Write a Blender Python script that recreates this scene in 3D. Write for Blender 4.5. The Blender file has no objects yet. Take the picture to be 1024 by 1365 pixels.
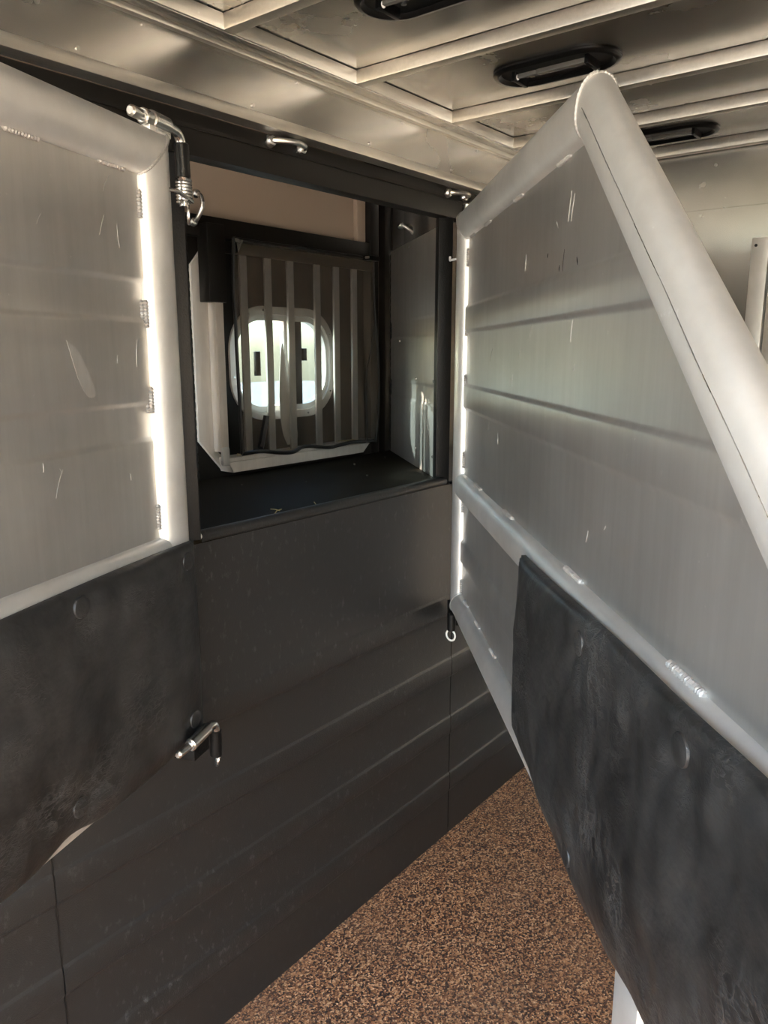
import bpy, bmesh, math, random
from mathutils import Vector, Matrix, noise
random.seed(7)
R = math.radians
scn = bpy.context.scene
COL = scn.collection
# ------------------------------------------------------------------ camera, sky, sun, exposure
# X runs along the manger wall (away), Y towards it, Z up
PITCH, YAW, EYE = R(11.8), R(38.5), 1.5
cam = bpy.data.cameras.new('camera'); camo = bpy.data.objects.new('camera', cam); COL.objects.link(camo)
fw = Vector((math.cos(YAW)*math.cos(PITCH), math.sin(YAW)*math.cos(PITCH), -math.sin(PITCH)))
rt = Vector((math.sin(YAW), -math.cos(YAW), 0)); up = rt.cross(fw)
camo.matrix_world = Matrix(((rt.x, up.x, -fw.x, 0), (rt.y, up.y, -fw.y, 0), (rt.z, up.z, -fw.z, EYE), (0, 0, 0, 1)))
cam.sensor_fit = 'VERTICAL'; cam.sensor_height = 36; cam.lens = 36*1025/1365
cam.clip_start = .02
scn.camera = camo
w = bpy.data.worlds.new('sky'); scn.world = w; w.use_nodes = True
nt = w.node_tree; nt.nodes.clear()
bg = nt.nodes.new('ShaderNodeBackground'); ow = nt.nodes.new('ShaderNodeOutputWorld')
sk = nt.nodes.new('ShaderNodeTexSky'); sk.sky_type = 'NISHITA'; sk.sun_disc = False
sk.sun_elevation = R(25.3); sk.sun_rotation = R(-19.3); sk.air_density = 1.0; sk.dust_density = 1.8; sk.ozone_density = 1.0
bg.inputs['Strength'].default_value = .42
nt.links.new(sk.outputs[0], bg.inputs[0]); nt.links.new(bg.outputs[0], ow.inputs[0])
sl = bpy.data.lights.new('sun_offscreen', 'SUN'); sl.energy = 6.0; sl.color = (1, .90, .76); sl.angle = R(.6)
so = bpy.data.objects.new('sun_offscreen', sl); COL.objects.link(so)
SUN_AZ, SUN_EL = R(109.3), R(25.3)          # direction towards the sun
sd = Vector((math.cos(SUN_AZ)*math.cos(SUN_EL), math.sin(SUN_AZ)*math.cos(SUN_EL), math.sin(SUN_EL)))
so.rotation_euler = (-sd).to_track_quat('-Z', 'Y').to_euler(); so.location = (0, 0, 6)
vs = scn.view_settings; vs.view_transform = 'Standard'; vs.look = 'None'; vs.gamma = 1; vs.use_curve_mapping = False
vs.exposure = 2.95

# ------------------------------------------------------------------ materials
def mat(name):
    m = bpy.data.materials.new(name); m.use_nodes = True
    b = m.node_tree.nodes['Principled BSDF']
    return m, m.node_tree, b
def nd(t, kind, **kw):
    n = t.nodes.new(kind)
    for k, v in kw.items():
        if k in n.inputs: n.inputs[k].default_value = v
        else: setattr(n, k, v)
    return n
def coords(t, scale=(1, 1, 1), obj=True):
    c = t.nodes.new('ShaderNodeTexCoord'); mp = t.nodes.new('ShaderNodeMapping')
    mp.inputs['Scale'].default_value = scale
    t.links.new(c.outputs['Object'], mp.inputs[0]); return mp.outputs[0]
def noise_n(t, vec, scale, detail=4, rough=.55):
    n = t.nodes.new('ShaderNodeTexNoise'); n.inputs['Scale'].default_value = scale
    n.inputs['Detail'].default_value = detail; n.inputs['Roughness'].default_value = rough
    t.links.new(vec, n.inputs['Vector']); return n.outputs['Fac']
def ramp(t, fac, stops):
    r = t.nodes.new('ShaderNodeValToRGB'); e = r.color_ramp.elements
    while len(e) < len(stops): e.new(.5)
    for i, (p, c) in enumerate(stops):
        e[i].position = p; e[i].color = (c, c, c, 1) if not hasattr(c, '__len__') else (*c, 1)
    t.links.new(fac, r.inputs[0]); return r.outputs[0]
def mix(t, fac, a, b):
    m = t.nodes.new('ShaderNodeMix'); m.data_type = 'RGBA'
    for s, v in (('Factor', fac),):
        if hasattr(v, 'is_linked') or hasattr(v, 'links'): t.links.new(v, m.inputs[0])
        else: m.inputs[0].default_value = v
    for i, v in ((6, a), (7, b)):
        if hasattr(v, 'links'): t.links.new(v, m.inputs[i])
        else: m.inputs[i].default_value = (*v, 1)
    return m.outputs[2]
def mapr(t, v, a, b):
    m = t.nodes.new('ShaderNodeMapRange'); m.inputs[3].default_value = a; m.inputs[4].default_value = b
    t.links.new(v, m.inputs[0]); return m.outputs[0]
def bump(t, b, h, strength, dist=.002, prev=None):
    n = t.nodes.new('ShaderNodeBump'); n.inputs['Strength'].default_value = strength; n.inputs['Distance'].default_value = dist
    t.links.new(h, n.inputs['Height'])
    if prev is not None: t.links.new(prev, n.inputs['Normal'])
    t.links.new(n.outputs[0], b.inputs['Normal']); return n.outputs[0]
def alu(name, c1, c2, r1, r2, streak=(60, 60, 3), metal=1.0, bstr=.12, spots=.5):
    m, t, b = mat(name)
    v = coords(t, streak); v2 = coords(t)
    n1 = noise_n(t, v, 1.6, 6, .65); n2 = noise_n(t, v2, 5, 5)
    fine = noise_n(t, v2, 120, 3)
    col = mix(t, ramp(t, n1, [(.25, 0), (.8, 1)]), c1, c2)
    dirt = ramp(t, noise_n(t, v2, 55, 6, .7), [(.66, 0), (.74, spots)])
    col = mix(t, dirt, col, tuple(min(1, x*1.35) for x in c2))
    smu = ramp(t, noise_n(t, v2, 2.6, 5, .6), [(.35, .78), (.7, 1.0)])
    mu = t.nodes.new('ShaderNodeMix'); mu.data_type = 'RGBA'; mu.blend_type = 'MULTIPLY'; mu.inputs[0].default_value = 1
    t.links.new(col, mu.inputs[6]); t.links.new(smu, mu.inputs[7]); col = mu.outputs[2]
    t.links.new(col, b.inputs['Base Color']); b.inputs['Metallic'].default_value = metal
    t.links.new(mapr(t, n2, r1, r2), b.inputs['Roughness'])
    p = bump(t, b, n1, bstr, .001); bump(t, b, fine, bstr, .0006, p)
    return m
def painted(name, c, rough, bs, bscale, c2=None, dsc=30, lo=.6, hi=.75, stretch=(1, 1, 1), spec=.3):
    m, t, b = mat(name); b.inputs['Specular IOR Level'].default_value = spec
    v = coords(t); n = noise_n(t, v, bscale, 3)
    if c2:
        d = noise_n(t, coords(t, stretch), dsc, 8, .7); d2 = noise_n(t, v, 2.2, 3)
        mu = t.nodes.new('ShaderNodeMath'); mu.operation = 'MULTIPLY'
        t.links.new(ramp(t, d, [(lo, 0), (hi, 1)]), mu.inputs[0]); t.links.new(ramp(t, d2, [(.35, .1), (.65, 1)]), mu.inputs[1])
        t.links.new(mix(t, mu.outputs[0], c, c2), b.inputs['Base Color'])
    else: b.inputs['Base Color'].default_value = (*c, 1)
    b.inputs['Roughness'].default_value = rough
    bump(t, b, n, bs, .002)
    return m
M = {}
M['tube'] = alu('weathered_tube_aluminium', (.70, .68, .64), (.82, .805, .77), .38, .54, (8, 8, 8), .65, .1)
M['sheet'] = alu('brushed_sheet_aluminium', (.52, .50, .465), (.61, .59, .555), .28, .43, (26, 26, 1.6), .78, .03)
M['sheet2'] = alu('scuffed_sheet_aluminium', (.55, .53, .495), (.65, .63, .60), .40, .55, (60, 60, 4), .75, .1)
M['ceil'] = alu('ceiling_sheet_aluminium', (.52, .50, .465), (.61, .59, .555), .2, .32, (6, 6, 6), 1, .05, .06)
M['cove'] = alu('cove_aluminium', (.52, .50, .465), (.61, .59, .555), .2, .32, (6, 6, 6), 1, .05, .4)
M['rib'] = alu('rib_aluminium', (.66, .63, .57), (.78, .75, .69), .3, .42, (4, 90, 90), 1, .1)
M['bulk'] = alu('bulkhead_aluminium', (.52, .50, .465), (.61, .59, .555), .2, .32, (5, 5, 5), 1, .05, .2)
M['zinc'] = alu('zinc_plated_steel', (.62, .61, .58), (.8, .79, .76), .2, .34, (20, 20, 20), 1, .06)
M['weld'] = alu('weld_bead_aluminium', (.50, .48, .45), (.62, .6, .57), .48, .6, (60, 60, 60), .8, .3)
M['white'] = alu('pale_trim_aluminium', (.62, .58, .53), (.74, .70, .65), .45, .6, (30, 30, 3), .35, .2)
M['black'] = painted('black_gloss_paint', (.0062, .0052, .0042), .42, .12, 90)
M['pebble'] = painted('black_pebbled_coating', (.0042, .004, .0038), .45, .35, 260, spec=.2)
M['wall'] = painted('black_lined_wall', (.0175, .0165, .0155), .40, .35, 420, (.12, .117, .112), 70, .56, .78, (1, 1, .55), .5)
M['tray'] = painted('manger_black_liner', (.0085, .0062, .0026), .6, .3, 300, (.03, .026, .016), 80, .66, .8, (1, 1, 1), .07)
M['tan'] = painted('tan_wall_skin', (.34, .265, .205), .42, .05, 40)
M['grip'] = painted('black_rubber_grip', (.008, .008, .008), .35, .3, 200)
M['plastic'] = painted('black_plastic', (.003, .003, .003), .3, .05, 50, spec=.18)
M['hay'] = painted('dry_hay', (.55, .42, .18), .7, .1, 80)
M['whitewire'] = painted('white_wire', (.7, .7, .68), .4, .05, 50)
M['lens'] = painted('grey_lens_bar', (.09, .088, .08), .25, .05, 50)
M['cap'] = painted('white_plastic', (.75, .74, .70), .4, .05, 50)
M['gravel'] = painted('pale_gravel', (.50, .44, .36), .9, .5, 8, (.62, .56, .47), 3, .4, .6)
def vinyl_mat(name, dustc):
    m, t, b = mat(name)
    v = coords(t)
    big = noise_n(t, v, 9, 4); grain = noise_n(t, v, 260, 4)
    w1 = ramp(t, noise_n(t, v, 26, 3, .6), [(.455, 0), (.5, 1), (.545, 0)])
    w2 = ramp(t, noise_n(t, coords(t, (1, 1, 2.2)), 44, 4, .6), [(.45, 0), (.5, 1), (.55, 0)])
    msk = ramp(t, noise_n(t, v, 6, 3), [(.5, 0), (.66, 1)])
    m0 = t.nodes.new('ShaderNodeMath'); m0.operation = 'MAXIMUM'; t.links.new(w1, m0.inputs[0]); t.links.new(w2, m0.inputs[1])
    mm = t.nodes.new('ShaderNodeMath'); mm.operation = 'MULTIPLY'
    t.links.new(m0.outputs[0], mm.inputs[0]); t.links.new(msk, mm.inputs[1])
    dust = ramp(t, noise_n(t, coords(t, (1, 1, .6)), 8, 9, .72), [(.38, .02), (.82, .85)])
    col = mix(t, dust, tuple(.006+.02*x for x in dustc), dustc)
    col = mix(t, mapr(t, mm.outputs[0], 0, .55), col, (.085, .082, .078))
    t.links.new(col, b.inputs['Base Color'])
    t.links.new(mapr(t, big, .30, .52), b.inputs['Roughness'])
    p = bump(t, b, big, .5, .012); p = bump(t, b, mm.outputs[0], .5, .002, p); bump(t, b, grain, .3, .0008, p)
    return m
M['vinyl'] = vinyl_mat('black_vinyl', (.055, .053, .051))
def floor_mat():
    m, t, b = mat('speckled_rubber_crumb_floor')
    v = coords(t)
    vo = t.nodes.new('ShaderNodeTexVoronoi'); vo.inputs['Scale'].default_value = 240; t.links.new(v, vo.inputs['Vector'])
    sp = t.nodes.new('ShaderNodeSeparateColor'); t.links.new(vo.outputs['Color'], sp.inputs[0])
    col = ramp(t, sp.outputs[0], [(0, (.017, .008, .0055)), (.30, (.085, .032, .017)), (.5, (.28, .112, .046)), (.78, (.54, .258, .113)), (1, (.82, .50, .27))])
    big = noise_n(t, v, 3.5, 4)
    col2 = mix(t, ramp(t, big, [(.4, 0), (.75, .35)]), col, (.25, .135, .08))
    t.links.new(col2, b.inputs['Base Color']); b.inputs['Roughness'].default_value = .62
    p = bump(t, b, vo.outputs['Distance'], .9, .003); bump(t, b, noise_n(t, v, 500, 3), .5, .002, p)
    return m
M['floor'] = floor_mat()
def mesh_mat():
    m, t, b = mat('black_screen_mesh'); t.nodes.remove(b)
    o = [n for n in t.nodes if n.type == 'OUTPUT_MATERIAL'][0]
    d = t.nodes.new('ShaderNodeBsdfDiffuse'); d.inputs[0].default_value = (.075, .062, .048, 1)
    tr = t.nodes.new('ShaderNodeBsdfTransparent'); mx = t.nodes.new('ShaderNodeMixShader'); mx.inputs[0].default_value = .56
    t.links.new(tr.outputs[0], mx.inputs[1]); t.links.new(d.outputs[0], mx.inputs[2]); t.links.new(mx.outputs[0], o.inputs[0])
    return m
M['mesh'] = mesh_mat()
def glass_mat():
    m, t, b = mat('window_glass'); t.nodes.remove(b)
    o = [n for n in t.nodes if n.type == 'OUTPUT_MATERIAL'][0]
    g = t.nodes.new('ShaderNodeBsdfGlossy'); g.inputs['Roughness'].default_value = .03
    tr = t.nodes.new('ShaderNodeBsdfTransparent'); tr.inputs[0].default_value = (.52, .60, .63, 1)
    mx = t.nodes.new('ShaderNodeMixShader'); mx.inputs[0].default_value = .07
    t.links.new(tr.outputs[0], mx.inputs[1]); t.links.new(g.outputs[0], mx.inputs[2]); t.links.new(mx.outputs[0], o.inputs[0])
    return m
M['glass'] = glass_mat()

# ------------------------------------------------------------------ mesh helpers
def link(name, me, m, parent=None, smooth=False):
    o = bpy.data.objects.new(name, me); COL.objects.link(o)
    if m: me.materials.append(M[m])
    if smooth:
        for p in me.polygons: p.use_smooth = True
    if parent: o.parent = parent
    return o
def from_bm(name, bm, m, parent=None, smooth=False, recalc=True):
    if recalc: bmesh.ops.recalc_face_normals(bm, faces=bm.faces)
    me = bpy.data.meshes.new(name); bm.to_mesh(me); bm.free()
    o = link(name, me, m, parent, smooth)
    if smooth: auto(o)
    return o
def auto(o, ang=40):
    o.data.set_sharp_from_angle(angle=R(ang))
def bx(bm, a, b, bev=0, mtx=None):
    a, b = Vector(a), Vector(b)
    r = bmesh.ops.create_cube(bm, size=1)
    vs_ = r['verts']
    S = b - a; c = (a+b)/2
    for v in vs_: v.co = Vector((v.co.x*S.x, v.co.y*S.y, v.co.z*S.z)) + c
    if bev:
        ed = list({e for v in vs_ for e in v.link_edges})
        q = bmesh.ops.bevel(bm, geom=ed, offset=bev, segments=2, affect='EDGES', profile=.6)
        vs_ = list({v for f in q['faces'] for v in f.verts} | {v for v in vs_ if v.is_valid})
    if mtx is not None:
        bmesh.ops.transform(bm, matrix=mtx, verts=[v for v in vs_ if v.is_valid])
def box(name, a, b, m, parent=None, bev=0, mtx=None):
    bm = bmesh.new(); bx(bm, a, b, bev, mtx); return from_bm(name, bm, m, parent, bev > 0)
def prism(name, pts, ext, m, parent=None, bev=0):
    """closed polygon pts (3D, planar) extruded by vector ext"""
    bm = bmesh.new(); e = Vector(ext)
    a = [bm.verts.new(p) for p in pts]; b = [bm.verts.new(Vector(p)+e) for p in pts]
    n = len(pts)
    bm.faces.new(a); bm.faces.new(b[::-1])
    for i in range(n): bm.faces.new((a[i], b[i], b[(i+1) % n], a[(i+1) % n]))
    if bev: bmesh.ops.bevel(bm, geom=list(bm.edges), offset=bev, segments=2, affect='EDGES', profile=.6)
    return from_bm(name, bm, m, parent, bev > 0)
def frames(pts, closed=False):
    pts = [Vector(p) for p in pts]; n = len(pts); T = []
    for i in range(n):
        if closed: t = pts[(i+1) % n] - pts[i-1]
        else: t = pts[min(i+1, n-1)] - pts[max(i-1, 0)]
        T.append(t.normalized())
    u = T[0].orthogonal().normalized(); F = []
    for i in range(n):
        u = (u - T[i]*u.dot(T[i])).normalized(); F.append((u, T[i].cross(u)))
    return pts, F
def sweep(bm, pts, rad, seg=10, closed=False, cap=True):
    pts, F = frames(pts, closed); n = len(pts); rings = []
    for i in range(n):
        r = rad(i/(n-1)) if callable(rad) else rad
        u, v = F[i]
        rings.append([bm.verts.new(pts[i] + u*math.cos(2*math.pi*k/seg)*r + v*math.sin(2*math.pi*k/seg)*r) for k in range(seg)])
    for i in range(n if closed else n-1):
        a, b = rings[i], rings[(i+1) % n]
        for k in range(seg):
            bm.faces.new((a[k], a[(k+1) % seg], b[(k+1) % seg], b[k]))
    if cap and not closed:
        bm.faces.new(rings[0][::-1]); bm.faces.new(rings[-1])
def tube(name, pts, rad, m, parent=None, seg=10, closed=False):
    bm = bmesh.new(); sweep(bm, pts, rad, seg, closed); return from_bm(name, bm, m, parent, True)
def cyl(name, a, b, r, m, parent=None, seg=20, bev=0):
    a, b = Vector(a), Vector(b); d = b-a
    if bev:
        L = d.length; q = bev/L
        pts = [a, a+d*1e-4, a+d*q, b-d*q, b-d*1e-4, b]
        rr = [r-bev, r-bev, r, r, r-bev, r-bev]
        bm = bmesh.new(); sweep(bm, pts, lambda s: rr[int(round(s*5))], seg); return from_bm(name, bm, m, parent, True)
    return tube(name, [a, b], r, m, parent, seg)
def ring_pts(c, r, ax1, ax2, n=24, a0=0, a1=2*math.pi, close=True):
    c, ax1, ax2 = Vector(c), Vector(ax1), Vector(ax2)
    k = n if close else n-1
    return [c + ax1*r*math.cos(a0+(a1-a0)*i/k) + ax2*r*math.sin(a0+(a1-a0)*i/k) for i in range(n)]
def smooth_path(pts, n=6):
    pts = [Vector(p) for p in pts]; out = []
    P = [pts[0]*2-pts[1]] + pts + [pts[-1]*2-pts[-2]]
    for i in range(1, len(P)-2):
        for k in range(n):
            t = k/n; a, b, c, d = P[i-1:i+3]
            out.append(.5*((2*b)+(c-a)*t+(2*a-5*b+4*c-d)*t*t+(3*b-a-3*c+d)*t**3))
    return out + [pts[-1]]
def empty(name, loc, label=None, cat=None, group=None, rz=0):
    o = bpy.data.objects.new(name, None); COL.objects.link(o); o.location = loc; o.rotation_euler = (0, 0, rz)
    o.empty_display_size = .05
    tag(o, label, cat, group); return o
def tag(o, label=None, cat=None, group=None, kind=None):
    if label: o['label'] = label
    if cat: o['category'] = cat
    if group: o['group'] = group
    if kind: o['kind'] = kind
    return o
def struct(o, label, cat): return tag(o, label, cat, kind='structure')
def copy_tree(o, parent=None):
    c = o.copy(); COL.objects.link(c); c.parent = parent
    for ch in list(o.children): copy_tree(ch, c)
    return c
def band_profile(zs, h, bev=.010, z0=0, z1=1):
    """z -> offset list for a sheet with pressed bands; zs: (low, high) pairs"""
    pr = [(z0, 0)]
    for lo, hi in sorted(zs):
        pr += [(lo-bev*.5, 0), (lo-bev*.15, h*.25), (lo+bev*.15, h*.75), (lo+bev*.5, h), (hi-bev*.5, h), (hi-bev*.15, h*.75), (hi+bev*.15, h*.25), (hi+bev*.5, 0)]
    pr.append((z1, 0)); return pr

# ------------------------------------------------------------------ the setting
XB, XF = -1.0, 2.36            # open rear of the trailer, front bulkhead
YW, YB, YR = 1.204, 1.82, -.85  # manger front, outer wall, other side wall
ZC = 2.068
fl = struct(box('floor', (XB, YR, -.05), (XF, YB, 0), 'floor'), 'speckled brown rubber crumb floor of the horse trailer', 'floor')

# manger wall below the lip: three pressed panels with recessed seams
wl = empty('wall_left', (0, YW, 0), 'black lined wall with pressed horizontal bands under the manger', 'wall'); wl['kind'] = 'structure'
box('backing', (XB, .014, 0), (XF, .03, 1.128), 'wall', wl)
bands = [(.735, .795), (.535, .595), (.345, .403), (.15, .21)]
pr = band_profile(bands, -.0038, .011, 0, 1.128)
for (x0, x1) in ((XB, -.30), (-.297, .572), (.575, 1.838), (1.841, XF)):
    bm = bmesh.new(); N = 2
    f = [[bm.verts.new((x, d, z)) for z, d in pr] for x in (x0, x1)]
    g = [[bm.verts.new((x, .014, z)) for z, d in pr] for x in (x0, x1)]
    for i in range(len(pr)-1):
        bm.faces.new((f[0][i], f[1][i], f[1][i+1], f[0][i+1]))
        for s in (0, 1): bm.faces.new((f[s][i], f[s][i+1], g[s][i+1], g[s][i]))
    from_bm('panel', bm, 'wall', wl, True)
for x in (-.2985, .5735, 1.8395):
    bm = bmesh.new(); pts = [(x+random.uniform(-.0008, .0008), .0005, .02+1.1*i/60) for i in range(61)]
    sweep(bm, pts, .0022, 6); from_bm('seam', bm, 'black', wl, True)

# outer wall with the rounded window hole
WX0, WX1, WZ0, WZ1, WR = 1.537, 1.998, 1.288, 1.636, .135
def rrect(x0, x1, z0, z1, r, n=10):
    out = []
    for cx, cz, a in ((x1-r, z1-r, 0), (x0+r, z1-r, 90), (x0+r, z0+r, 180), (x1-r, z0+r, 270)):
        for k in range(n+1):
            t = R(a+90*k/n); out.append((cx+r*math.cos(t), cz+r*math.sin(t)))
    return out
def holed(name, rect, hole, y, th, m, parent):
    bm = bmesh.new()
    x0, x1, z0, z1 = rect
    o = [bm.verts.new((x, y, z)) for x, z in ((x0, z0), (x1, z0), (x1, z1), (x0, z1))]
    h = [bm.verts.new((x, y, z)) for x, z in hole]
    ed = [bm.edges.new((o[i], o[(i+1) % 4])) for i in range(4)] + [bm.edges.new((h[i], h[(i+1) % len(h)])) for i in range(len(h))]
    bmesh.ops.triangle_fill(bm, use_beauty=True, edges=ed)
    r = bmesh.ops.extrude_face_region(bm, geom=list(bm.faces))
    bmesh.ops.translate(bm, verts=[v for v in r['geom'] if isinstance(v, bmesh.types.BMVert)], vec=(0, th, 0))
    return from_bm(name, bm, m, parent)
hole = rrect(WX0+.014, WX1-.014, WZ0+.014, WZ1-.014, WR-.012)
wb = empty('wall_outer', (0, YB, 0), 'tan skinned outer wall behind the mangers', 'wall'); wb['kind'] = 'structure'
holed('skin', (XB, XF, 0, ZC), hole, 0, .03, 'tan', wb)
holed('black_panel', (1.30, 2.163, 1.10, 1.86), hole, -.006, .0055, 'black', wb)
def wbox(name, x0, x1, z0, z1, d, m='black', bev=.002, dep=0): return box(name, (x0, -d, z0), (x1, -.0005-dep, z1), m, wb, bev)
wbox('top_bar', 1.30, 2.17, 1.812, 1.868, .035)
wbox('frame_post', 2.163, 2.207, 1.10, ZC-.002, .04)
wbox('flange', 2.118, 2.1625, 1.872, 2.06, .018, 'tan')
wbox('inner_post', 2.255, 2.292, 1.10, ZC-.002, .03)
wbox('partition_post', 2.296, 2.372, 1.858, ZC-.002, .035)

# header beam, cove face, strip and rail over the mangers
hd = struct(box('trim_1', (XB, YW, 1.848), (XF, YW+.04, 1.9215), 'black', bev=.002), 'black painted header beam over the manger openings', 'beam')
box('lip', (XB, YW-.003, 1.893), (XF, YW-.0002, 1.9), 'black', hd).matrix_parent_inverse = Matrix()
cv = empty('trim_2', (0, 1.17, 1.92), 'grey aluminium cove panel between header beam and ceiling', 'panel'); cv['kind'] = 'structure'
box('bottom_channel', (XB, -.006, .0018), (XF, .0335, .022), 'rib', cv, .002)
box('face', (XB, 0, .02), (XF, .03, .122), 'cove', cv)
box('rail', (XB, -.042, .118), (XF, .03, .1465), 'cove', cv, .003)
box('rail_edge', (XB, -.046, .120), (XF, -.0415, .1462), 'rib', cv, .001)
box('rail_lip', (XB, -.012, .108), (XF, .004, .1185), 'rib', cv, .002)
for x in (.30, .72, 1.075, 1.42, 1.745, 2.1):
    cyl('rivet', (x, -.003, .032), (x, .001, .032), .0035, 'zinc', cv, 10)
    cyl('rivet', (x+.12, -.003, .1), (x+.12, .001, .1), .003, 'zinc', cv, 10)

# ceiling sheet with cross ribs
ce = empty('ceiling', (0, 0, ZC), 'polished aluminium ceiling sheet crossed by roof ribs', 'ceiling'); ce['kind'] = 'structure'
box('sheet', (XB, YR, 0), (XF, YB, .03), 'ceil', ce)
for x in (-.7, -.36, -.02, .31, .645, .985, 1.335, 1.69, 1.99, 2.335):
    bm = bmesh.new()
    bx(bm, (x-.013, YR+.001, -.028), (x+.013, 1.131, -.0004), .003)
    from_bm('rib', bm, 'rib', ce, True)

# front bulkhead with a riveted seam and a door frame
wf = empty('wall_front', (XF, 0, 0), 'dark polished aluminium front bulkhead', 'wall'); wf['kind'] = 'structure'
box('sheet', (0, YR, 0), (.03, YB, ZC), 'bulk', wf)
box('upper_sheet', (-.004, YR+.001, 1.89), (-.0003, 1.16, ZC-.03), 'bulk', wf)
for y, z in ((.86, 1.965), (.70, 2.005), (.52, 1.975), (.36, 1.99), (.73, 1.875), (.30, 1.875)):
    cyl('rivet', (-.0065, y, z), (0, y, z), .004, 'zinc', wf, 10)
dr = empty('door_1', (XF-.001, .3, 0), 'aluminium framed door in the front bulkhead', 'door'); dr['kind'] = 'structure'
box('stile', (-.028, .238, .12), (0, .282, 1.80), 'tube', dr, .003)
box('stile', (-.028, -.58, .12), (0, -.536, 1.80), 'tube', dr, .003)
box('head', (-.028, -.5355, 1.755), (0, .2375, 1.80), 'tube', dr, .003)
box('inner_stile', (-.018, .205, .12), (0, .2335, 1.75), 'rib', dr, .002)
box('leaf', (-.010, -.535, .12), (0, .204, 1.75), 'sheet', dr, .002)
for z in (1.78, 1.45, 1.1, .7):
    cyl('screw', (-.031, .27, z), (-.027, .27, z), .004, 'black', dr, 10)
# far side wall (out of the frame, seen in reflections)
wr = struct(box('wall_right', (XB, YR-.03, 0), (XF, YR, ZC), 'sheet'), 'plain brushed aluminium side wall facing the mangers', 'wall')
gr = struct(box('ground', (-40, -40, -.62), (40, 40, -.55), 'gravel'), 'pale gravel ground outside the trailer', 'ground')

# ------------------------------------------------------------------ window, guard and screen
wn = empty('window_1', (0, YB, 0), 'rounded sliding window with grey metal frame in outer wall', 'window'); wn['kind'] = 'structure'
def ring_frame(name, outer, inner, y0, y1, m, parent):
    bm = bmesh.new(); n = len(outer)
    A = [bm.verts.new((x, y0, z)) for x, z in outer]; B = [bm.verts.new((x, y0, z)) for x, z in inner]
    C_ = [bm.verts.new((x, y1, z)) for x, z in outer]; D = [bm.verts.new((x, y1, z)) for x, z in inner]
    for i in range(n):
        j = (i+1) % n
        bm.faces.new((A[i], A[j], B[j], B[i])); bm.faces.new((C_[i], D[i], D[j], C_[j]))
        bm.faces.new((A[i], C_[i], C_[j], A[j])); bm.faces.new((B[i], B[j], D[j], D[i]))
    return from_bm(name, bm, m, parent, True)
fr = ring_frame('frame', rrect(WX0, WX1, WZ0, WZ1, WR), rrect(WX0+.024, WX1-.024, WZ0+.024, WZ1-.024, WR-.022), -.014, .02, 'white', wn)
for i in range(12):
    p = rrect(WX0+.012, WX1-.012, WZ0+.012, WZ1-.012, WR-.011)[i*44//12]
    cyl('screw', (p[0], -.0165, p[1]), (p[0], -.013, p[1]), .003, 'zinc', fr, 8)
ring_frame('inner_frame', rrect(WX0+.0245, WX1-.0245, WZ0+.0245, WZ1-.0245, WR-.023), rrect(WX0+.034, WX1-.034, WZ0+.042, WZ1-.042, WR-.034), -.004, .018, 'tube', wn)
gl = prism('pane', [(x, .006, z) for x, z in rrect(WX0+.03, 1.79, WZ0+.038, WZ1-.038, .09)], (0, .004, 0), 'glass', wn)
prism('pane', [(x, .012, z) for x, z in rrect(1.785, WX1-.03, WZ0+.038, WZ1-.038, .09)], (0, .004, 0), 'glass', wn)
box('stile', (1.818, -.004, WZ0+.04), (1.850, .018, WZ1-.04), 'black', wn, .003)
box('stile', (1.772, -.002, WZ0+.04), (1.788, .018, WZ1-.04), 'white', wn, .002)
box('latch', (1.648, -.004, 1.425), (1.668, .008, 1.50), 'plastic', wn, .003)
box('catch', (1.852, -.01, 1.47), (1.868, .008, 1.51), 'plastic', wn, .003)

gd = empty('window_guard', (0, YB-.007, 0), 'barred window guard with pale chamfered jamb and sill ledge', 'window guard')
# jamb plate, chamfered top and foot, return face, sill with chamfered right end
prism('jamb', [(x, -.012, z) for x, z in ((1.405, 1.735), (1.44, 1.775), (1.458, 1.775), (1.458, 1.185), (1.405, 1.245))], (0, .010, 0), 'white', gd, .0015)
box('jamb_return', (1.4585, -.045, 1.21), (1.487, -.002, 1.79), 'white', gd, .002)
prism('corner_plate', [(x, -.0135, z) for x, z in ((1.405, 1.244), (1.4585, 1.1835), (1.49, 1.149), (1.49, 1.19), (1.43, 1.244))], (0, .011, 0), 'white', gd, .001)
box('sill_ledge', (1.475, -.058, 1.180), (2.14, -.0005, 1.192), 'white', gd, .002)
prism('sill_face', [(x, -.056, z) for x, z in ((1.475, 1.179), (1.489, 1.147), (2.09, 1.147), (2.128, 1.179))], (0, .0555, 0), 'white', gd, .0015)
box('corner_block', (1.452, -.06, 1.17), (1.478, -.046, 1.225), 'tube', gd, .006)
box('hanger', (1.428, -.06, 1.635), (1.49, -.0155, 1.845), 'black', gd, .003)
bars = [(325.5, 9), (357.5, 8.5), (387, 8.5), (422, 8.5), (447, 8.5), (470.5, 8)]
for px_, wpx in bars:
    t = math.tan(YAW - math.atan((px_-512)/1047.)); x = (YB-.04)/t
    box('bar', (x-.0135, -.043, 1.1915), (x+.0135, -.035, 1.80), 'tube', gd, .0015)
leaf = smooth_path([(1.742, -.030, 1.205), (1.722, -.030, 1.25), (1.712, -.030, 1.34), (1.716, -.030, 1.43), (1.728, -.030, 1.525), (1.744, -.030, 1.47), (1.766, -.030, 1.36), (1.784, -.030, 1.27), (1.788, -.030, 1.225), (1.768, -.030, 1.205)], 4)
prism('flap', leaf, (0, .002, 0), 'white', gd)
box('bar_head', (1.4875, -.047, 1.772), (2.155, -.0335, 1.8035), 'black', gd, .002)

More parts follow.
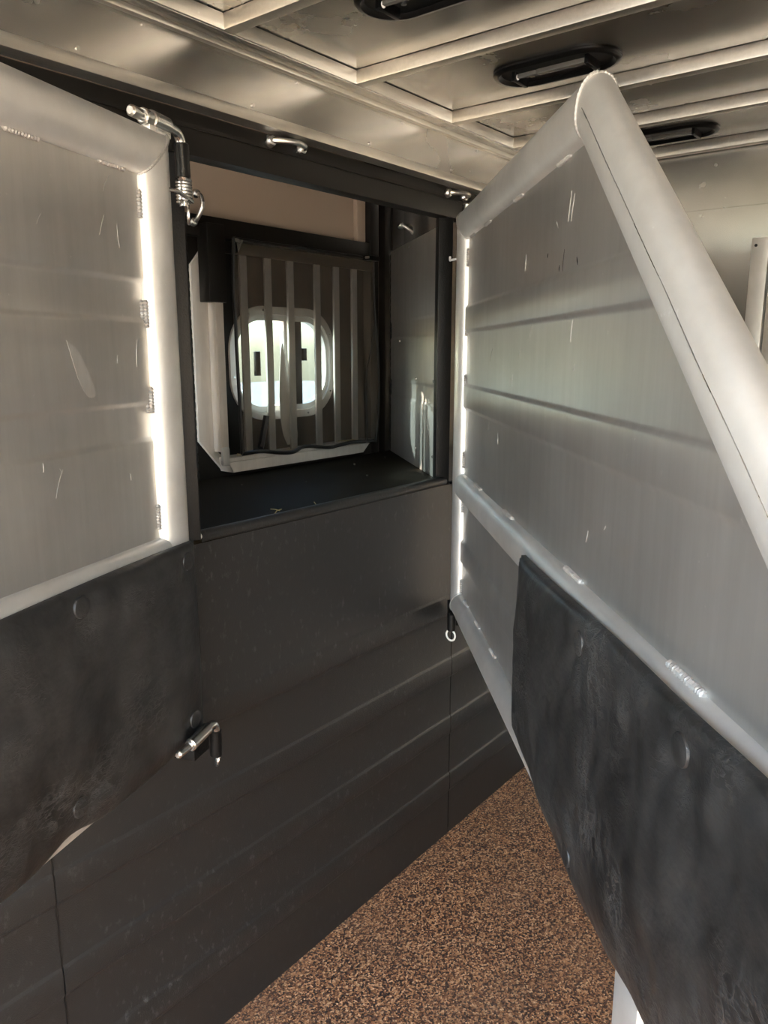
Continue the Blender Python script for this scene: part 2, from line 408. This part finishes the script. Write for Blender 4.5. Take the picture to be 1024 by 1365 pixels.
# screen: thin draped mesh
SX0, SX1, SZ0, SZ1, SY = 1.492, 2.120, 1.205, 1.806, YB-.098
def screen_pt(u, v):      # u 0..1 along X, v 0..1 up
    k = 1-v
    x = SX0 + (SX1-SX0)*u + .012*k*k*math.sin(u*3.1+.4) - .012*(u < .05)*0
    if u > .85: x += .012*math.sin(v*5)*(u-.85)/.15
    x += -.006*math.sin(v*math.pi)*(1-u)
    fold = k**1.3
    y = SY - .010*fold*math.sin(u*9+1.0*v) - .010*fold*math.sin(u*23+3*v+.7) - .012*max(0, u-.68)/.32*math.sin(u*46+1.5*v)*(.3+k)
    y -= .006*noise.noise(Vector((u*4, v*4, 1.3)))
    y += .008*k**6
    z = SZ0 + (SZ1-SZ0)*v - .012*u*(1-u)*4*(k**3)*.6 + .010*(k**4)*math.sin(u*17)*.5 - .012*u*k
    return Vector((x, y, z))
sc_ = empty('window_screen', (SX0, SY, SZ0), 'sagging black mesh screen hung over the barred window', 'window screen')
bm = bmesh.new(); NU, NV = 90, 60
G = [[bm.verts.new(screen_pt(i/NU, j/NV)-sc_.location) for j in range(NV+1)] for i in range(NU+1)]
for i in range(NU):
    for j in range(NV): bm.faces.new((G[i][j], G[i+1][j], G[i+1][j+1], G[i][j+1]))
from_bm('mesh', bm, 'mesh', sc_, True)
off = sc_.location
tube('hem', [screen_pt(i/60, 1)-off for i in range(61)], .005, 'grip', sc_, 8)
tube('hem', [screen_pt(i/60, 0)-off for i in range(61)], .006, 'grip', sc_, 8)
tube('side_binding', [screen_pt(0, i/40)-off for i in range(41)], .005, 'grip', sc_, 8)
tube('side_binding', [screen_pt(1, i/40)-off for i in range(41)], .004, 'grip', sc_, 8)
tube('cord', [screen_pt(.965-.10*(1-v)**1.2-.02*math.sin(v*3), v*.62)-off+Vector((0, -.006, 0)) for v in [i/30 for i in range(31)]], .0025, 'grip', sc_, 6)
tube('strap', [screen_pt(.10+.06*(v**.8), .02+v*.16)-off+Vector((0, -.006, 0)) for v in [i/20 for i in range(21)]], .010, 'grip', sc_, 6)
p = screen_pt(.01, .995)-off
prism('corner_tab', [p+Vector((-.004, -.008, .004)), p+Vector((.024, -.008, .001)), p+Vector((.002, -.008, -.034))], (0, .004, 0), 'zinc', sc_)
p = screen_pt(.985, .985)-off
box('clip', p+Vector((-.05, -.02, .0)), p+Vector((.012, .006, .016)), 'plastic', sc_, .003)
cyl('clip_stud', p+Vector((-.05, -.024, .008)), p+Vector((-.05, -.01, .008)), .004, 'zinc', sc_, 10)

# ------------------------------------------------------------------ mangers and slanted partitions
mg = empty('manger', (0, YW, 1.12), 'black lined feed manger tray with rolled front lip', 'manger')
prism('tray', [(.915, .002, .0), (1.815, .002, 0), (2.30, YB-YW-.042, 0), (1.368, YB-YW-.042, 0)], (0, 0, .015), 'tray', mg)
bm = bmesh.new()
sweep(bm, [(.935, .012, .018), (1.372, .0115, .0175), (1.80, .012, .018)], .0135, 14); from_bm('front_lip', bm, 'wall', mg, True)
cyl('lip_end', (.925, .006, .021), (.942, .006, .021), .006, 'cap', mg, 10)
for x, y in ((1.0, .02), (1.735, .006), (1.55, .30), (1.75, .24), (1.40, .40), (1.9, .42), (2.1, .45)):
    cyl('screw', (x, y+.012, .0145), (x, y+.012, .018), .0035, 'zinc', mg, 8)
def hay(x, y, L, a, z=1.1362):
    o = tube('hay_straw', [(0, 0, .0012), (L*.5*math.cos(.1), L*.06, .003), (L, 0, .0012)], .0011, 'hay', None, 6)
    o.location = (x, y, z); o.rotation_euler = (0, 0, a); return o
for x, y, L, a in ((1.19, 1.265, .05, .5), (1.15, 1.25, .035, -.2), (1.22, 1.28, .03, 1.6), (1.76, 1.24, .035, 2.7), (1.33, 1.27, .025, .9)):
    tag(hay(x, y, L, a), 'dry yellow hay straw lying on the manger tray', 'hay straw', 'hay straws on the manger tray')
for i in range(16):
    x = random.choice((random.uniform(1.50, 1.62), random.uniform(1.50, 1.62), random.uniform(1.95, 2.08)))
    tag(hay(x, YB-.0655+random.uniform(0, .016), random.uniform(.018, .045), random.uniform(-.9, .9), 1.1922+random.uniform(0, .004)),
        'dry hay straw caught on the pale window sill ledge', 'hay straw', 'hay straws on the window sill')

def partition(x, dx, label):
    F, B = Vector((x, 1.228)), Vector((x+dx, YB-.042)); d = B-F; Lp = d.length; a = math.atan2(d.y, d.x)
    pt = empty('manger_partition', (F.x, F.y, 1.135), label, 'partition', None, a)
    # local: x along the sheet, y normal, z up from the tray
    pz = band_profile([(.21, .265), (.41, .465)], -.003, .012, .0005, 1)
    bm = bmesh.new(); cols = []
    for s in (0, 1):
        top = .700 + .012*s
        zz = [(z, o) for z, o in pz if z < top] + [(top, 0)]
        cols.append([[bm.verts.new((.012+(Lp-.03)*s, o+t, z)) for z, o in zz] for t in (0, .004)])
    n = len(cols[0][0])
    for t in (0, 1):
        for i in range(n-1): bm.faces.new((cols[0][t][i], cols[1][t][i], cols[1][t][i+1], cols[0][t][i+1]))
    for s in (0, 1):
        for i in range(n-1): bm.faces.new((cols[s][0][i], cols[s][0][i+1], cols[s][1][i+1], cols[s][1][i]))
    bm.faces.new((cols[0][0][-1], cols[1][0][-1], cols[1][1][-1], cols[0][1][-1]))
    bm.faces.new((cols[0][0][0], cols[1][0][0], cols[1][1][0], cols[0][1][0]))
    from_bm('sheet', bm, 'sheet', pt, True)
    box('front_post', (-.022, -.018, 0), (.013, .022, .713), 'pebble', pt, .003)
    bm = bmesh.new(); N = 70
    sweep(bm, [(Lp-.012, -.002, .005+.70*i/(N*2)) for i in range(N*2+1)], lambda s: .0085 if int(s*N*2+.5) % 5 else .0055, 10)
    from_bm('piano_hinge', bm, 'grip', pt, True)
    for xx, zz in ((.06, .69), (.4, .69), (.08, .28), (.3, .28), (.08, .06), (.3, .06), (.55, .4)):
        cyl('rivet', (xx, -.003, zz), (xx, .0005, zz), .0045, 'zinc', pt, 10)
        cyl('rivet', (xx, .0035, zz), (xx, .0065, zz), .0045, 'zinc', pt, 10)
    return pt
pr_ = partition(1.806, .470, 'aluminium manger partition with black front post beside the open swung divider')
pl_ = partition(.928, .440, 'aluminium manger partition with black front post behind the pinned divider')

# tie loops
def tie_loop(loc, rz, label, L=.085, tilt=0):
    t = empty('tie_loop', loc, label, 'tie loop', 'steel tie loops', rz)
    Mx = Matrix.Rotation(tilt, 4, 'Y')
    def P(x, y, z): return Mx @ Vector((x, y, z))
    path = smooth_path([P(0, -.012, 0), P(.008, -.022, 0), P(.03, -.036, 0), P(L*.6, -.038, 0), P(L*.88, -.028, 0), P(L, -.012, 0)], 5)
    tube('loop', path, .0058, 'zinc', t, 12)
    for x in (0, L):
        bm = bmesh.new(); q = [P(x, 0.0003, 0), P(x, -.0035, 0), P(x, -.009, 0), P(x, -.014, 0), P(x, -.0165, 0)]
        rr = [.011, .0125, .011, .009, .004]
        sweep(bm, q, lambda s: rr[int(round(s*4))], 16); f = from_bm('foot', bm, 'zinc', t, True)
    return t
tie_loop((1.145, YW, 1.908), 0, 'bright steel tie loop on the black header beam over the barred window')
tie_loop((1.775, YW, 1.905), 0, 'bright steel tie loop on header beam at the swung divider hinge', .075)
tie_loop((2.335, YB-.035, 1.945), 0, 'bright steel tie loop on black post above the manger partition', .085, R(42))
tie_loop((1.405, YB-.035, 1.845), 0, 'steel tie loop on wall bar behind the spring latch', .075, R(-80))

# ------------------------------------------------------------------ ceiling lights
def ceiling_light(x, y, label, L=.27, W=.135):
    t = empty('ceiling_light', (x, y, ZC), label, 'ceiling light', 'oval ceiling lights')
    def stad(l, w_, z, n=12):
        r = w_/2; out = []
        for s, a0 in ((1, 0), (-1, 180)):
            for k in range(n+1):
                q = R(a0+180*k/n); out.append((r*math.cos(q), s*(l/2-r)+r*math.sin(q), z))
        return out
    bm = bmesh.new()
    prof = [(0, -.0005), (.0, -.004), (.004, -.008), (.011, -.009), (.015, -.006), (.018, -.0015)]
    rings = [[bm.verts.new(p) for p in stad(L-2*i_, W-2*i_, z)] for i_, z in prof]
    n = len(rings[0])
    for a, b in zip(rings, rings[1:]):
        for k in range(n): bm.faces.new((a[k], a[(k+1) % n], b[(k+1) % n], b[k]))
    from_bm('rim', bm, 'plastic', t, True)
    prism('dish', stad(L-.03, W-.03, -.002), (0, 0, .0016), 'plastic', t)
    box('lens_bar', (-.026, -.075, -.015), (-.012, .030, -.006), 'lens', t, .002)
    box('lens_bar', (-.024, .031, -.014), (-.013, .075, -.006), 'lens', t, .002)
    for s in (-1, 1):
        box('bracket', (-.03, s*.08-.004, -.019), (.028, s*.08+.004, -.002), 'plastic', t, .001)
        cyl('screw', (.016, s*.06, -.0045), (.016, s*.06, -.001), .005, 'zinc', t, 12)
    cyl('bulb_end', (-.019, .073, -.011), (-.019, .084, -.011), .0055, 'cap', t, 12, .002)
    return t
ceiling_light(1.560, .795, 'black oval ceiling light right above the tip of the swung divider')
ceiling_light(1.118, .80, 'black oval ceiling light in the bay beside the header tie loop')
ceiling_light(2.205, .79, 'black oval ceiling light in the last bay before the bulkhead')

# ------------------------------------------------------------------ the swing dividers
TW, TT = .075, .052           # tube width in the plane, thickness
def profile(n=28):
    out = []
    for k in range(n):
        a = 2*math.pi*k/n; c, s = math.cos(a), math.sin(a); e = 2/2.3
        out.append((math.copysign(abs(c)**e, c)*TW/2, math.copysign(abs(s)**e, s)*TT/2))
    return out
def mitre_tube(name, a, b, ca, cb, parent, m='tube', w=1.0, seg=3):
    """tube in the (u,z) plane from a to b; ca/cb: cut directions in the plane (or None = square)"""
    a, b = Vector(a), Vector(b); d = (b-a).normalized(); nrm = Vector((-d.y, d.x))
    bm = bmesh.new(); rings = []
    for i in range(seg+1):
        c0 = a.lerp(b, i/seg); ring = []
        for o, y in profile():
            o *= w
            q = c0 + nrm*o
            cut = ca if i == 0 else cb if i == seg else None
            if cut is not None:
                cut = Vector(cut).normalized(); s = o/ (cut.dot(nrm)); q = c0 + cut*s
            ring.append(bm.verts.new((q.x, y, q.y)))
        rings.append(ring)
    n = len(rings[0])
    for r0, r1 in zip(rings, rings[1:]):
        for k in range(n): bm.faces.new((r0[k], r0[(k+1) % n], r1[(k+1) % n], r1[k]))
    bm.faces.new(rings[0][::-1]); bm.faces.new(rings[-1])
    return from_bm(name, bm, m, parent, True)
def weld(pts, parent, r=.0042, wob=.25):
    P = smooth_path(pts, 1) if len(pts) == 2 else [Vector(p) for p in pts]
    L = sum((P[i+1]-P[i]).length for i in range(len(P)-1)); n = max(8, int(L/.0013)); out = []
    for i in range(n+1):
        s = i/n*(len(P)-1); k = min(int(s), len(P)-2); out.append(P[k].lerp(P[k+1], s-k))
    bm = bmesh.new(); sweep(bm, out, lambda s: r*(1+wob*math.sin(s*L*2*math.pi/.0055))*(1 if .02 < s < .98 else .6), 7)
    return from_bm('weld_bead', bm, 'weld', parent, True)
U0, ZT, ZM, ZB, UT, UE = .0575, 1.8125, 1.1475, .8125, 1.02, 1.80   # tube centre lines
def divider(H, ang, label):
    d = empty('stall_divider', (H[0], H[1], 0), label, 'stall divider', None, R(ang+180))
    A, B = Vector((U0, ZB)), Vector((U0, ZT)); C_ = Vector((UT, ZT)); D = Vector((UE, ZM+.01)); E = Vector((UE, ZB))
    def bis(p, q, r):
        e1, e2 = (p-q).normalized(), (r-q).normalized(); return e1+e2
    cA, cB, cC, cD, cE = bis(E, A, B), bis(A, B, C_), bis(B, C_, D), bis(C_, D, E), bis(D, E, A)
    mitre_tube('hinge_post', A, B, cA, cB, d)
    mitre_tube('top_rail', B, C_, cB, cC, d)
    dgr = mitre_tube('diagonal_rail', C_, D, cC, cD, d)
    mitre_tube('tail_post', D, E, cD, cE, d)
    mitre_tube('bottom_rail', E, A, cE, cA, d)
    mitre_tube('mid_rail', (U0+TW*.40, ZM), (UE-TW*.40, ZM), None, None, d, w=.93)
    # pressed sheets in the middle of the frame
    h = -.006
    dirv = (D-C_).normalized()
    def u_right(z):
        t = (z-C_.y)/dirv.y; return min(C_.x+dirv.x*t, UE)
    pz = band_profile([(1.355, 1.415), (1.55, 1.612)], h, .012, ZM+.01, ZT-.005)
    def sheet(name, pz, ur):
        bm = bmesh.new(); cols = []
        for s in (0, 1): cols.append([[bm.verts.new((U0 if s == 0 else ur(z), o+t, z)) for z, o in pz] for t in (-.002, .002)])
        for t in (0, 1):
            for i in range(len(pz)-1): bm.faces.new((cols[0][t][i], cols[1][t][i], cols[1][t][i+1], cols[0][t][i+1]))
        bmesh.ops.recalc_face_normals(bm, faces=bm.faces)
        return from_bm(name, bm, 'sheet', d, True, False)
    sheet('upper_sheet', pz, u_right)
    sheet('lower_sheet', band_profile([(.94, 1.0)], h, .012, ZB, ZM), lambda z: UE)
    # flat strip below the mid rail, stitch welds along the frame on both faces
    ui, zi = U0+TW/2, ZT-TW/2
    for s in (-1, 1):
        y = s*.004
        for z in (1.73, 1.56, 1.42, 1.22, 1.10, .87): weld([(ui+.001, y, z-.022), (ui+.001, y, z+.022)], d)
        for u in (.16, .34, .62, .9): weld([(u-.03, y, zi), (u+.03, y, zi)], d, .0036)
        for u in (.30, .62, 1.04, 1.40) if s < 0 else (): weld([(u-.04, y, ZM+TW*.465), (u+.04, y, ZM+TW*.465)], d, .005, .18)
        for u in (.18, .34, .52, .8, 1.2): weld([(u-.025, y, ZB+TW/2), (u+.025, y, ZB+TW/2)], d)
        nn = Vector((-dirv.y, dirv.x)); nn = nn if nn.y < 0 else -nn
        for t0 in (.12, .27, .42, .60, .8):
            p = C_+dirv*t0+nn*(TW/2); q = C_+dirv*(t0+.07)+nn*(TW/2)
            weld([(p.x, y, p.y), (q.x, y, q.y)], d, .004)
    # bead over each mitre, following the tube section
    for P, cut in ((B, cB), (A, cA), (C_, cC)):
        cut = Vector(cut).normalized(); pts = []
        # express the profile on the mitre plane
        dn = Vector((0, 1)) if P is not C_ else Vector((1, 0))
        nrm = Vector((1, 0)) if P is not C_ else Vector((0, 1))
        for o, y in profile(40):
            s = o/cut.dot(nrm); q = P+cut*s
            pts.append((q.x, y*1.01, q.y))
        weld(pts+pts[:1], d, .0027, .14)
    seam = []
    for i in range(60):
        t = .02+i/59*.93; p = C_.lerp(D, t) + Vector((-dirv.y, dirv.x))*(.007+.0016*noise.noise(Vector((t*9, 0, 3))))
        seam.append((p.x, -TT/2+.0004, p.y))
    tube('seam_line', seam, lambda s_: .0007+.0005*noise.noise(Vector((s_*25, 1, 0))), 'zinc', dgr, 6)
    return d
dl = divider((.863, 1.15), 19.9, 'aluminium stall divider with black pad and spring latch pinned beside the manger')
dr_ = divider((1.78, 1.15), 42.4, 'aluminium stall divider swung open towards the rear with pointed top corner')

# pads: stuffed vinyl skirts with covered buttons
def pad(d, side, u0, u1, zt, zb, thick, buttons, seed, bow, m='vinyl'):
    """zt, zb: functions of u; local frame of the divider"""
    NU, NV = 150, 70; base = TT/2+.001
    def front(u, v):
        a, b = zb(u), zt(u); z = a+(b-a)*v
        e = min((u-u0)/.05, (u1-u)/.05, (z-a)/.045, (b-z)/.03, 1); e = max(e, 0)
        t = .008+(thick-.008)*(1-(1-e)**2.2)**.7 if e > 0 else .008
        t += .008*noise.noise(Vector((u*5+seed, z*4, 0)))*e + .0035*noise.noise(Vector((u*16+seed, z*11, 2)))*e + .0016*noise.noise(Vector((u*40, z*30, seed)))*e
        t += bow*math.sin(math.pi*min(1, max(0, v)))*e
        for bu, bz in buttons:
            r2 = ((u-bu)**2+(z-bz)**2)
            t -= .007*math.exp(-r2/.0009)*e
            t += .0016*math.sin(math.atan2(z-bz, u-bu)*5+seed)*math.exp(-r2/.003)*(1-math.exp(-r2/.0004))*e
        return max(t, .004), z
    bm = bmesh.new(); Fg, Bg = [], []
    for i in range(NU+1):
        u = u0+(u1-u0)*i/NU; cf, cb = [], []
        for j in range(NV+1):
            t, z = front(u, j/NV)
            cf.append(bm.verts.new((u, side*(base+t), z))); cb.append(bm.verts.new((u, side*base, z)))
        Fg.append(cf); Bg.append(cb)
    for i in range(NU):
        for j in range(NV):
            bm.faces.new((Fg[i][j], Fg[i+1][j], Fg[i+1][j+1], Fg[i][j+1])); bm.faces.new((Bg[i][j], Bg[i][j+1], Bg[i+1][j+1], Bg[i+1][j]))
        for j in (0, NV): bm.faces.new((Fg[i][j], Bg[i][j], Bg[i+1][j], Fg[i+1][j]))
    for j in range(NV):
        for i in (0, NU): bm.faces.new((Fg[i][j], Fg[i][j+1], Bg[i][j+1], Bg[i][j]))
    p = from_bm('pad', bm, m, d, True); auto(p, 75)
    for bu, bz in buttons:
        v = (bz-zb(bu))/(zt(bu)-zb(bu)); t, _ = front(bu, v)
        y = side*(base+t)
        bm = bmesh.new(); rr = [.0165, .0165, .0155, .012, .006]; hh = [-.006, .0016, .0036, .0046, .0049]
        sweep(bm, [(bu, y+side*q, bz) for q in hh], lambda s: rr[int(round(s*4))], 20)
        o = from_bm('button', bm, m, p, True)
        o['label'] = 'round covered button'
    return p
def interp(tab):
    def f(u):
        if u <= tab[0][0]: return tab[0][1]
        for (a0, b0), (a1, b1) in zip(tab, tab[1:]):
            if u <= a1:
                t = (u-a0)/(a1-a0); t = t*t*(3-2*t); return b0+(b1-b0)*t
        return tab[-1][1]
    return f
pad(dl, 1, .040, 1.78, lambda u: 1.166+.003*math.sin(u*7), lambda u: .796+.016*math.exp(-((u-.40)/.05)**2)-.004*math.sin(u*6), .022,
    [(.076, 1.139), (.350, 1.143), (.082, .842), (.387, .85), (.68, 1.142), (.70, .85), (1.05, 1.142), (1.05, .85)], 3.1, .005)
pad(dr_, -1, .855, 1.80, interp([(.86, 1.164), (1.4, 1.180), (1.62, 1.186)]), interp([(.86, .845), (.956, .834), (1.107, .812), (1.217, .800), (1.331, .808), (1.42, .820), (1.7, .815)]), .020,
    [(1.195, 1.140), (1.478, 1.150), (1.72, 1.148), (1.20, .845), (1.50, .85)], 8.4, .008)

# spring latch on the pinned divider (top): local frame of the divider
def latch_top(d):
    z0 = 1.850
    la = box('latch', (.0, -.010, z0-.006), (.058, .014, z0+.004), 'zinc', d, .001); la['label'] = 'spring loaded latch pin with black grip'
    zc = z0+.0155
    cyl('barrel', (-.004, .004, zc), (.044, .004, zc), .0145, 'zinc', la, 20, .002)
    cyl('collar', (.044, .004, zc), (.064, .004, zc), .0125, 'zinc', la, 20, .002)
    cyl('pin', (.062, .004, zc), (.094, .004, zc), .0088, 'zinc', la, 16, .003)
    xh = -.044
    tube('rod', smooth_path([(.0, .004, zc), (-.018, .004, zc), (-.034, .004, zc-.003), (xh, .004, zc-.014), (xh-.002, .004, zc-.035), (xh-.003, .004, zc-.118)], 6), .0088, 'zinc', la, 14)
    cyl('grip', (xh-.0015, .004, zc-.016), (xh-.0035, .004, zc-.072), .0125, 'grip', la, 18, .002)
    bm = bmesh.new(); turns = 7; pts = []
    for i in range(turns*14+1):
        a = 2*math.pi*i/14; pts.append((xh-.003+.0118*math.cos(a), .004+.0118*math.sin(a), zc-.074-.038*i/(turns*14)))
    sweep(bm, pts, .0029, 7); from_bm('spring', bm, 'zinc', la, True)
    tube('stop_rod', [(.03, TT/2-.006, zc-.104), (.012, TT/2+.004, zc-.106), (-.048, .019, zc-.111)], .0036, 'zinc', la, 10)
    tube('pull_ring', ring_pts((xh-.004, .010, zc-.132), .0145, (.83, .55, 0), (0, 0, 1), 26), .0026, 'zinc', la, 8, True)
    la.location.x = .012
latch_top(dl)
def latch_low(d):
    z0 = .819; y = .062
    la = cyl('lower_latch', (.058, y, z0), (.118, y, z0-.004), .012, 'zinc', d, 18, .002); la['label'] = 'lower latch barrel with hanging grip'
    cyl('pin', (.116, y, z0-.004), (.156, y, z0-.003), .0072, 'zinc', la, 14, .003)
    tube('rod', smooth_path([(.062, y, z0), (.05, y, z0+.001), (.036, y, z0-.004), (.030, y, z0-.018), (.0295, y-.001, z0-.04)], 5), .0085, 'zinc', la, 12)
    cyl('grip', (.030, y-.001, z0-.016), (.026, y-.004, z0-.072), .0115, 'pebble', la, 18, .002)
    tube('pull_ring', ring_pts((.022, y-.004, z0-.082), .0115, (.85, .53, 0), (.1, .3, .95), 24), .0032, 'zinc', la, 8, True)
    box('bracket', (.046, .0, z0-.048), (.096, .056, z0-.006), 'pebble', la, .002)
    la.location.x = .010
latch_low(dl)
# hinge pieces of the swung divider
hp = box('hinge_plate', (-.012, -.014, 1.74), (.021, .02, 1.80), 'pebble', dr_, .002)
cyl('hinge_pin', (.05, 0, 1.842), (.05, 0, 1.866), .014, 'zinc', dr_, 18, .004)
tube('wire_hook', smooth_path([(.02, -.020, 1.735), (-.005, -.03, 1.735), (-.02, -.032, 1.736), (-.026, -.031, 1.745)], 4), .003, 'whitewire', dr_, 8)
box('lower_hinge_block', (-.04, -.02, .735), (.03, .022, .79), 'pebble', dr_, .002)
cyl('lower_hinge_pin', (.068, -.024, .735), (.068, -.024, .785), .012, 'pebble', dr_, 16, .002)
tube('pull_ring', ring_pts((.07, -.026, .722), .0155, (.74, .67, 0), (0, 0, 1), 24), .0026, 'cap', dr_, 8, True)
# foot leg below the padded end
box('foot_leg', (1.31, -.018, .0), (1.38, .018, .776), 'tube', dr_, .006)
# scuffs and scratches in the sheets
def scuffs(d, side, seed, boxes, n, dark=False):
    rnd = random.Random(seed)
    for i in range(n):
        u0, u1, z0, z1 = rnd.choice(boxes); u = rnd.uniform(u0, u1); z = rnd.uniform(z0, z1); L = rnd.uniform(.006, .045); a = rnd.gauss(math.pi/2, .5)
        k = rnd.uniform(-.25, .25); pts = []
        for q in range(7):
            t = q/6; pts.append((u+L*t*math.cos(a+k*t), side*.0022, z+L*t*math.sin(a+k*t)))
        w_ = rnd.uniform(.0003, .0007)
        tube('scuff_mark', pts, lambda s_: w_*(.3+math.sin(math.pi*min(max(s_, .05), .95))), 'plastic' if dark else 'weld', d, 5)
scuffs(dl, 1, 5, [(.12, .42, 1.22, 1.34), (.12, .42, 1.43, 1.54), (.12, .42, 1.63, 1.74)], 11)
scuffs(dr_, -1, 6, [(.3, 1.3, 1.24, 1.34), (.3, 1.25, 1.43, 1.54), (.3, 1.0, 1.63, 1.74)], 14)
def smear(d, pts, y):
    prism('smear', smooth_path([(u, y, z) for u, z in pts], 4), (0, .0004 if y > 0 else -.0004, 0), 'sheet2', d)
smear(dl, [(.285, 1.515), (.262, 1.50), (.240, 1.462), (.232, 1.438), (.240, 1.432), (.252, 1.436), (.268, 1.462)], .0019)
scuffs(dr_, -1, 9, [(.6, 1.0, 1.56, 1.70)], 6, True)
tube('scribble', smooth_path([(-.006, .44, 1.80), (-.006, .415, 1.825), (-.006, .41, 1.815), (-.006, .375, 1.85), (-.006, .40, 1.82)], 5), .0016, 'plastic', wf, 6)
